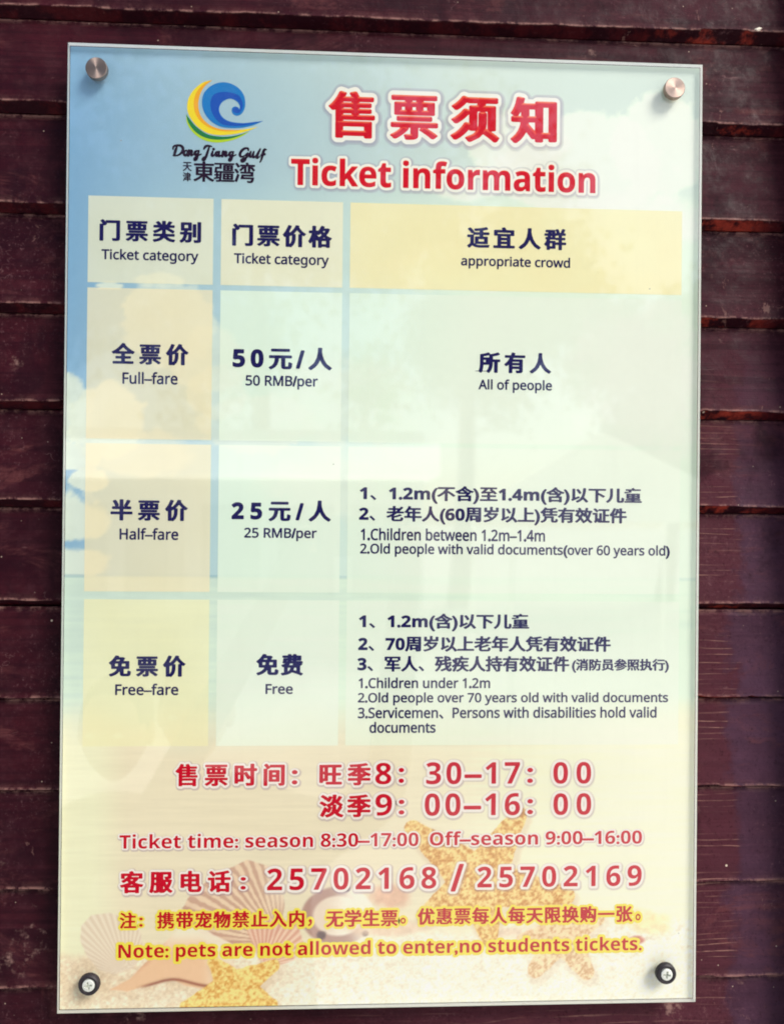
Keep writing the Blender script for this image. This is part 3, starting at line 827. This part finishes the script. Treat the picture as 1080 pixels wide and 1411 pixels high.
df = g.n('ShaderNodeBsdfDiffuse'); df.inputs['Color'].default_value = (0.5, 0.46, 0.40, 1)
v = g.n('ShaderNodeTexVoronoi'); v.inputs['Scale'].default_value = 60; g.l(g.pos(), v.inputs['Vector'])
vs = g.n('ShaderNodeSeparateColor'); g.l(v.outputs['Color'], vs.inputs[0])
spk = g.math('MULTIPLY', g.ramp(v.outputs['Distance'], 0.05, 0.03), g.ramp(vs.outputs[0], 0.95, 0.96))
dust = g.math('ADD', g.math('MULTIPLY', g.ramp(g.noise(g.pos((1, 1, 1)), 6, 6, 0.75), 0.42, 0.8), 0.035), g.math('MULTIPLY', g.ramp(g.noise(g.pos((70, 70, 3)), 1.0, 4, 0.7), 0.5, 0.85), 0.025))
mx2 = g.n('ShaderNodeMixShader'); g.l(g.math('MAXIMUM', g.math('MULTIPLY', spk, 0.5), dust), mx2.inputs[0]); g.l(mx.outputs[0], mx2.inputs[1]); g.l(df.outputs[0], mx2.inputs[2])
g.l(mx2.outputs[0], out.inputs[0]); CLEAR = g.m
g = N('polished_acrylic_edge', rough=0.35)
n = g.noise(g.pos(), 130, 4, 0.7)
g.l(g.mix(g.math('MULTIPLY', g.ramp(n, 0.62, 0.72), 0.7), L(250, 254, 244), L(190, 140, 128)), g.b.inputs['Base Color'])
tl_ = g.n('ShaderNodeBsdfTranslucent'); tl_.inputs[0].default_value = (0.95, 0.98, 0.94, 1)
tp_ = g.n('ShaderNodeBsdfTransparent'); tp_.inputs[0].default_value = (0.9, 0.95, 0.9, 1)
m1 = g.n('ShaderNodeMixShader'); m1.inputs[0].default_value = 0.5; g.l(g.b.outputs[0], m1.inputs[1]); g.l(tl_.outputs[0], m1.inputs[2])
m2 = g.n('ShaderNodeMixShader'); m2.inputs[0].default_value = 0.12; g.l(m1.outputs[0], m2.inputs[1]); g.l(tp_.outputs[0], m2.inputs[2])
g.l(m2.outputs[0], [n for n in g.t.nodes if n.type == 'OUTPUT_MATERIAL'][0].inputs[0]); EDGE = g.m
bm = bmesh.new(); box_bm(bm, -0.30, 0.30, 0.0, YP, -0.45, 0.45)
bmesh.ops.recalc_face_normals(bm, faces=bm.faces)
for f in list(bm.faces):
    if f.normal.y > 0.9: bm.faces.remove(f)
bmesh.ops.bevel(bm, geom=[e for e in bm.edges if all(v.co.y < 1e-4 for v in e.verts)], offset=0.0004, segments=1, affect='EDGES')
me = bpy.data.meshes.new('acrylic_pane'); bm.to_mesh(me); bm.free()
me.materials.append(CLEAR); me.materials.append(EDGE)
for p in me.polygons: p.material_index = 0 if p.normal.y < -0.99 else 1
o = bpy.data.objects.new('acrylic_pane', me); C.objects.link(o); o.parent = sign

# ------------------------------------------------------------------ fixings
g = N('brushed_steel', (0.38, 0.29, 0.25), 0.46, 1.0)
p = g.pos((1, 1, 1), obj=True)
xz = g.n('ShaderNodeSeparateXYZ'); g.l(p, xz.inputs[0])
tg = g.n('ShaderNodeTangent', direction_type='RADIAL', axis='Y'); g.l(tg.outputs[0], g.b.inputs['Tangent'])
g.b.inputs['Anisotropic'].default_value = 0.85
ln = g.n('ShaderNodeVectorMath', operation='LENGTH'); g.l(p, ln.inputs[0])
rn = g.n('ShaderNodeTexNoise', noise_dimensions='1D'); rn.inputs['Scale'].default_value = 4000; g.l(ln.outputs['Value'], rn.inputs['W'])
g.bump(rn.outputs['Fac'], 0.2, 0.0002); STEEL = g.m
for (x, z, tone) in ((-272.2, 424.3, 0), (271.1, 424.1, 1)):
    so = empty('standoff', (x/1000, 0, z/1000)); so.parent = sign
    bm_obj('cap', lathe([(0, -0.0052), (0.0094, -0.0052), (0.0098, -0.0048), (0.0099, -0.0042), (0.0099, -0.0002)], 64), STEEL, so, True)
    bm_obj('barrel', lathe([(0, YP+0.0028), (0.0092, YP+0.0028), (0.0092, 0.0235), (0, 0.0235)], 40), STEEL, so, True)
rb = N('black_rubber', (0.018, 0.013, 0.018), 0.55)
g = N('screw_steel', (0.78, 0.80, 0.74), 0.42, 0.35); g.bump(g.noise(g.pos(), 1500, 3), 0.3, 0.0002); SCREW = g.m
for (x, z, rot) in ((-270.3, -422.0, 12), (270.0, -420.8, -8)):
    so = empty('screw_fixing', (x/1000, 0, z/1000)); so.parent = sign
    bm_obj('rubber_washer', lathe([(0.0056, -0.0004), (0.0058, -0.0032), (0.0068, -0.0046), (0.0082, -0.0048), (0.0094, -0.0038), (0.0098, -0.0022), (0.0098, -0.0002)], 56), rb.m, so, True)
    # pan head with a cross recess: the dome is cut by four slots
    bm = bmesh.new(); n = 48; rr = [0.0]+[0.0054*k/12 for k in range(1, 13)]
    ca, sa = math.cos(R(rot)), math.sin(R(rot))
    def hy(px, pz):
        u, v_ = px*ca+pz*sa, -px*sa+pz*ca
        r = math.hypot(px, pz); yy = -0.0056+0.0007*(r/0.0054)**2+(0.0010 if r > 0.0052 else 0)
        arm = (abs(u) < 0.0009 and abs(v_) < 0.0034) or (abs(v_) < 0.0009 and abs(u) < 0.0034)
        return yy+0.0030 if arm else yy
    k = 0.00030; m_ = int(0.0054/k)+1; vs_ = {}
    for i in range(-m_, m_+1):
        for j in range(-m_, m_+1):
            if math.hypot(i*k, j*k) <= 0.00555: vs_[(i, j)] = bm.verts.new((i*k, hy(i*k, j*k), j*k))
    for (i, j) in list(vs_):
        q = [(i, j), (i+1, j), (i+1, j+1), (i, j+1)]
        if all(a in vs_ for a in q): bm.faces.new([vs_[a] for a in q])
    bm_obj('screw_head', bm, SCREW, so)
    bm_obj('head_rim', lathe([(0.0050, -0.0050), (0.0055, -0.0047), (0.0057, -0.0038), (0.0056, -0.0006)], 40), SCREW, so, True)
    bm_obj('barrel', lathe([(0, YP+0.0028), (0.0090, YP+0.0028), (0.0090, 0.0235), (0, 0.0235)], 40), STEEL, so, True)

# ================================================================== WHAT THE ACRYLIC MIRRORS (behind the camera)
def bx(name, dims, mat, parent, bev=0.0):
    bm = bmesh.new(); box_bm(bm, *dims)
    if bev: bmesh.ops.bevel(bm, geom=bm.edges[:], offset=bev, segments=2, affect='EDGES')
    return bm_obj(name, bm, mat, parent)
def fabric_material():
    g = N('white_awning_fabric', (0.85, 0.85, 0.80), 0.7)
    a = g.n('ShaderNodeBsdfTranslucent'); a.inputs[0].default_value = (0.95, 0.95, 0.9, 1)
    m1 = g.n('ShaderNodeMixShader'); m1.inputs[0].default_value = 0.85; g.l(g.b.outputs[0], m1.inputs[1]); g.l(a.outputs[0], m1.inputs[2])
    g.l(m1.outputs[0], [n for n in g.t.nodes if n.type == 'OUTPUT_MATERIAL'][0].inputs[0]); return g.m
white = fabric_material()
grey = N('grey_render', (0.42, 0.42, 0.40), 0.7).m
glass = N('window_glass', (0.05, 0.06, 0.07), 0.08).m
roofm = N('roof_sheet', (0.30, 0.30, 0.30), 0.6).m
# pale pavilion with a white fascia opposite
kb = tag(empty('pavilion', (-1.0, -10.0, 0)), 'low grey pavilion with a white fascia, its glow added, mirrored in the sign', 'building')
bx('wall', (-3.6, 1.9, -3.0, -0.2, 0, 2.55), grey, kb)
lit = N('added_glow_fascia', (0.8, 0.8, 0.76), 0.5)
lit.b.inputs['Emission Color'].default_value = (1.0, 0.97, 0.9, 1); lit.b.inputs['Emission Strength'].default_value = 0.7  # glow added to brighten the fascia's band in the reflection
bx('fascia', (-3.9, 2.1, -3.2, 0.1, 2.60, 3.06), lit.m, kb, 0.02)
bx('roof', (-3.7, 1.9, -3.0, -0.2, 3.06, 3.25), roofm, kb, 0.02)
for i in range(5):
    bx('window', (-3.3+i*1.05, -2.5+i*1.05, -0.199, -0.17, 0.9, 2.2), glass, kb)
# pointed canopy on four poles
cp = tag(empty('canopy_tent', (2.6, -7.6, 0)), 'white pointed canopy tent on four poles mirrored in the sign', 'tent')
bm = bmesh.new()
n = 12; ring = []
cs = [(-1.2, -1.2), (1.2, -1.2), (1.2, 1.2), (-1.2, 1.2)]
lv = []
for k in range(n+1):
    t = k/n; s_ = (1-t)**0.8 if k < n else 0.02; z = 2.25+0.72*t**1.5
    lv.append([bm.verts.new((a*s_, b*s_, z)) for a, b in cs])
for a, b in zip(lv, lv[1:]):
    for i in range(4): bm.faces.new((a[i], a[(i+1) % 4], b[(i+1) % 4], b[i]))
base = [bm.verts.new((a, b, 2.02)) for a, b in cs]
for i in range(4): bm.faces.new((base[i], base[(i+1) % 4], lv[0][(i+1) % 4], lv[0][i]))
bm_obj('canopy', bm, white, cp)
for a, b in cs: bx('pole', (a-0.02, a+0.02, b-0.02, b+0.02, 0, 2.05), white, cp)

# two people standing in front of the sign
skin = N('skin', (0.45, 0.28, 0.20), 0.55).m
cloth = N('dark_shirt', (0.06, 0.05, 0.07), 0.8).m
shirt = N('brown_shirt', (0.12, 0.09, 0.07), 0.8).m
trous = N('trousers', (0.05, 0.05, 0.06), 0.8).m
hairm = N('hair', (0.02, 0.015, 0.015), 0.5).m
phm = N('phone_case', (0.03, 0.03, 0.035), 0.3).m
eyem = N('eye_white', (0.7, 0.7, 0.68), 0.2).m; lipm = N('lips', (0.35, 0.12, 0.11), 0.4).m
def skinned(name, verts, edgs, rad, mat, parent, sub=2, root=0):
    me = bpy.data.meshes.new(name); me.from_pydata(verts, edgs, [])
    o = link(name, me, mat, parent)
    md = o.modifiers.new('skin', 'SKIN'); ly = me.skin_vertices[0]
    for i, r in enumerate(rad): ly.data[i].radius = (r, r) if isinstance(r, float) else r
    ly.data[root].use_root = True
    ss = o.modifiers.new('sub', 'SUBSURF'); ss.levels = sub; ss.render_levels = sub
    return o
def ell(name, c, r, mat, parent, fn=None):
    bm = bmesh.new(); bmesh.ops.create_uvsphere(bm, u_segments=32, v_segments=20, radius=1)
    for v in bm.verts:
        p = v.co.copy()
        if fn: p = fn(p)
        v.co = Vector((c[0]+p.x*r[0], c[1]+p.y*r[1], c[2]+p.z*r[2]))
    return bm_obj(name, bm, mat, parent, True)
def headf(p):
    k = 1-0.28*max(0, -p.z)**1.5; q = Vector((p.x*k, p.y*(k if p.y > 0 else 1), p.z))
    if p.y > 0.6: q.y += 0.16*math.exp(-((p.x/0.16)**2+((p.z+0.10)/0.16)**2))-0.06*(math.exp(-(((abs(p.x)-0.36)/0.14)**2+((p.z-0.10)/0.10)**2)))
    return q

def figure(x, y, hz, lean, arms_up, mat, label):
    """a standing adult facing the sign: head centre at height hz, torso lean metres to the right of the head"""
    pers = tag(empty('person', (x, y, 0)), label, 'person')
    HX, HZ = 0.0, hz; T = lean; SHZ = HZ-0.25
    a0 = 0.19
    sk = [(T, 0, HZ-0.62), (T, 0, HZ-0.42), (T*0.8, 0, SHZ), (HX, 0, HZ-0.12), (T*0.8-0.18, 0, SHZ-0.03), (T*0.8+0.18, 0, SHZ-0.02),
          (T-0.10, 0, HZ-0.74), (T-0.11, 0.01, 0.50), (T-0.11, -0.01, 0.09), (T+0.10, 0, HZ-0.74), (T+0.11, 0.01, 0.50), (T+0.11, -0.01, 0.09)]
    ed = [(0, 1), (1, 2), (2, 3), (2, 4), (2, 5), (0, 6), (6, 7), (7, 8), (0, 9), (9, 10), (10, 11)]
    rd = [(0.16, 0.11), (0.15, 0.105), (0.14, 0.10), (0.055, 0.055), (0.07, 0.07), (0.07, 0.07), (0.085, 0.09), (0.06, 0.06), (0.04, 0.045), (0.085, 0.09), (0.06, 0.06), (0.04, 0.045)]
    if arms_up: w = ((-0.125-x, -0.81-y, SZ-0.03), (0.075-x, -0.81-y, SZ-0.03)); el = ((T*0.8-0.27, 0.03, SHZ-0.16), (T*0.8+0.33, 0.10, SHZ+0.10))
    else: w = ((T-0.27, 0.06, SHZ-0.52), (T+0.27, 0.06, SHZ-0.52)); el = ((T*0.8-0.25, -0.01, SHZ-0.29), (T*0.8+0.25, -0.01, SHZ-0.29))
    for i in (0, 1):
        n = len(sk); sk += [el[i], w[i]]; ed += [(4+i, n), (n, n+1)]; rd += [(0.05, 0.05), (0.027, 0.027)]
    skinned('body', sk, ed, rd, mat, pers)
    head = ell('head', (HX, 0.0, HZ), (0.073, 0.09, 0.112), skin, pers, headf)
    for s_ in (-1, 1):
        ell('eye', (HX+s_*0.029, 0.083, HZ+0.010), (0.011, 0.006, 0.006), eyem, head)
        ell('ear', (HX+s_*0.074, -0.005, HZ-0.005), (0.010, 0.017, 0.030), skin, head)
    ell('mouth', (HX, 0.082, HZ-0.052), (0.024, 0.008, 0.006), lipm, head)
    ell('hair', (HX, -0.012, HZ+0.018), (0.079, 0.094, 0.108), hairm, head, lambda p: Vector((p.x, p.y if p.y < 0.55 or p.z > 0.62 else 0.55-0.2*(p.y-0.55), max(p.z, -0.45 if p.y < 0.2 else 0.05))))
    for s_, W_ in zip((-1, 1), w):
        hd = empty('hand'); hd.parent = pers
        W = Vector(W_)
        if arms_up:
            ex = (-0.105 if s_ < 0 else 0.052)-x; ey = -0.766-y
            P0 = W+Vector((0, 0.018, 0.012)); P1 = Vector((ex+s_*0.014, ey, SZ-0.020)); z0 = SZ+0.004
            dirs = lambda a, k: (a+Vector((-s_*0.006, 0.0045, 0)), a+Vector((-s_*0.026*k, 0.0045, 0.001)), a+Vector((-s_*0.042*k, 0.004, 0.001)))
        else:
            ex, ey = W.x, W.y; P0 = W+Vector((0, 0.005, -0.03)); P1 = W+Vector((0, 0.012, -0.085))
        skinned('palm', [W, P0, P1], [(0, 1), (1, 2)], [0.024, (0.030, 0.016), (0.036, 0.013)], skin, hd, 1)
        for f_ in range(4):
            k = (0.92, 1.0, 0.94, 0.76)[f_]
            if arms_up:
                a = Vector((ex+s_*0.012, ey+0.002, z0-0.0185*f_)); pts = [a, *dirs(a, k)]
            else:
                a = P1+Vector((0, 0.027-0.018*f_, -0.002)); pts = [a, a+Vector((-s_*0.004, 0, -0.030*k)), a+Vector((-s_*0.014, 0, -0.054*k)), a+Vector((-s_*0.026, 0, -0.070*k))]
            skinned('finger', pts, [(0, 1), (1, 2), (2, 3)], [0.0088, 0.0085, 0.0080, 0.0070], skin, hd, 1)
        if arms_up: a = Vector((ex+s_*0.014, ey-0.004, SZ-0.03)); pts = [a, a+Vector((-s_*0.020, 0.004, 0.018)), a+Vector((-s_*0.040, 0.005, 0.024))]
        else: a = P0+Vector((0, 0.02, 0)); pts = [a, a+Vector((-s_*0.006, 0.022, -0.022)), a+Vector((-s_*0.010, 0.028, -0.048))]
        skinned('thumb', pts, [(0, 1), (1, 2)], [0.012, 0.010, 0.009], skin, hd, 1)
    for s_ in (-1, 1): ell('shoe', (T+s_*0.11, 0.05, 0.045), (0.048, 0.13, 0.045), phm, pers)
    return pers
figure(-0.372, -0.96, SZ-0.415, 0.10, True, cloth, 'person in dark shirt holding a phone up in both hands')
figure(-0.560, -1.02, SZ-0.470, 0.0, False, shirt, 'person in brown shirt standing at the left shoulder of the one with the phone')
# phone: its lens is the camera, the body sits just behind it
ph = tag(bx('phone', (-0.105, 0.052, -0.752, -0.744, SZ-0.066, SZ+0.010), phm, None, 0.003), 'dark phone held up in both hands by the person', 'phone')

# trees added beyond the pavilion to keep bright sky out of the reflection
def leaf_material():
    g = N('foliage', (0.05, 0.08, 0.03), 0.6)
    g.l(g.mix(g.noise(g.pos(), 1.4, 3), (0.035, 0.055, 0.02), (0.10, 0.13, 0.05)), g.b.inputs['Base Color']); return g.m
LEAF = leaf_material(); BARK = N('bark', (0.10, 0.07, 0.05), 0.9).m
def tree(x, y, h, r, label):
    t = tag(empty('tree', (x, y, 0)), label, 'tree', 'trees added behind the pavilion to mask the sky')
    bm = bmesh.new(); prev = None
    for k in range(7):
        f = k/6; ring = [bm.verts.new((0.25*(1-0.7*f)*math.cos(a)+0.2*math.sin(f*4), 0.25*(1-0.7*f)*math.sin(a), f*h*0.8)) for a in [i*math.pi/4 for i in range(8)]]
        if prev:
            for i in range(8): bm.faces.new((prev[i], prev[(i+1) % 8], ring[(i+1) % 8], ring[i]))
        prev = ring
    bm_obj('trunk', bm, BARK, t, True)
    n = 13000; cl = rng.normal(size=(26, 3)); cl /= np.linalg.norm(cl, axis=1)[:, None]; cl *= rng.uniform(0.3, 0.85, (26, 1))
    c = cl[rng.integers(0, 26, n)]+rng.normal(size=(n, 3))*0.13
    P = c*np.array((r, r, h*0.36))+np.array((0, 0, h*0.62))
    a = rng.normal(size=(n, 3)); a /= np.linalg.norm(a, axis=1)[:, None]; b = np.cross(a, rng.normal(size=(n, 3))); b /= np.linalg.norm(b, axis=1)[:, None]
    s = 0.12
    V = np.stack([P-a*s, P+b*s*0.5, P+a*s, P-b*s*0.5], 1).reshape(-1, 3)
    link('crown', mesh_np('crown', V, np.arange(n*4).reshape(-1, 4)), LEAF, t)
for (x, y, h, r, lb) in ((-11.5, -15, 10, 3.2, 'leftmost added dark leafy tree mirrored in the sign'), (-7.0, -16, 12.5, 3.6, 'second added leafy tree from the left mirrored behind the pavilion'),
                    (-2.2, -15, 13, 3.6, 'tallest added leafy tree mirrored behind the pavilion'), (2.2, -16.5, 11.5, 3.2, 'added leafy tree mirrored between the pavilion and the tent'), (7.5, -18, 8.0, 2.8, 'low added leafy tree mirrored behind the pointed tent')):
    tree(x, y, h, r, lb)
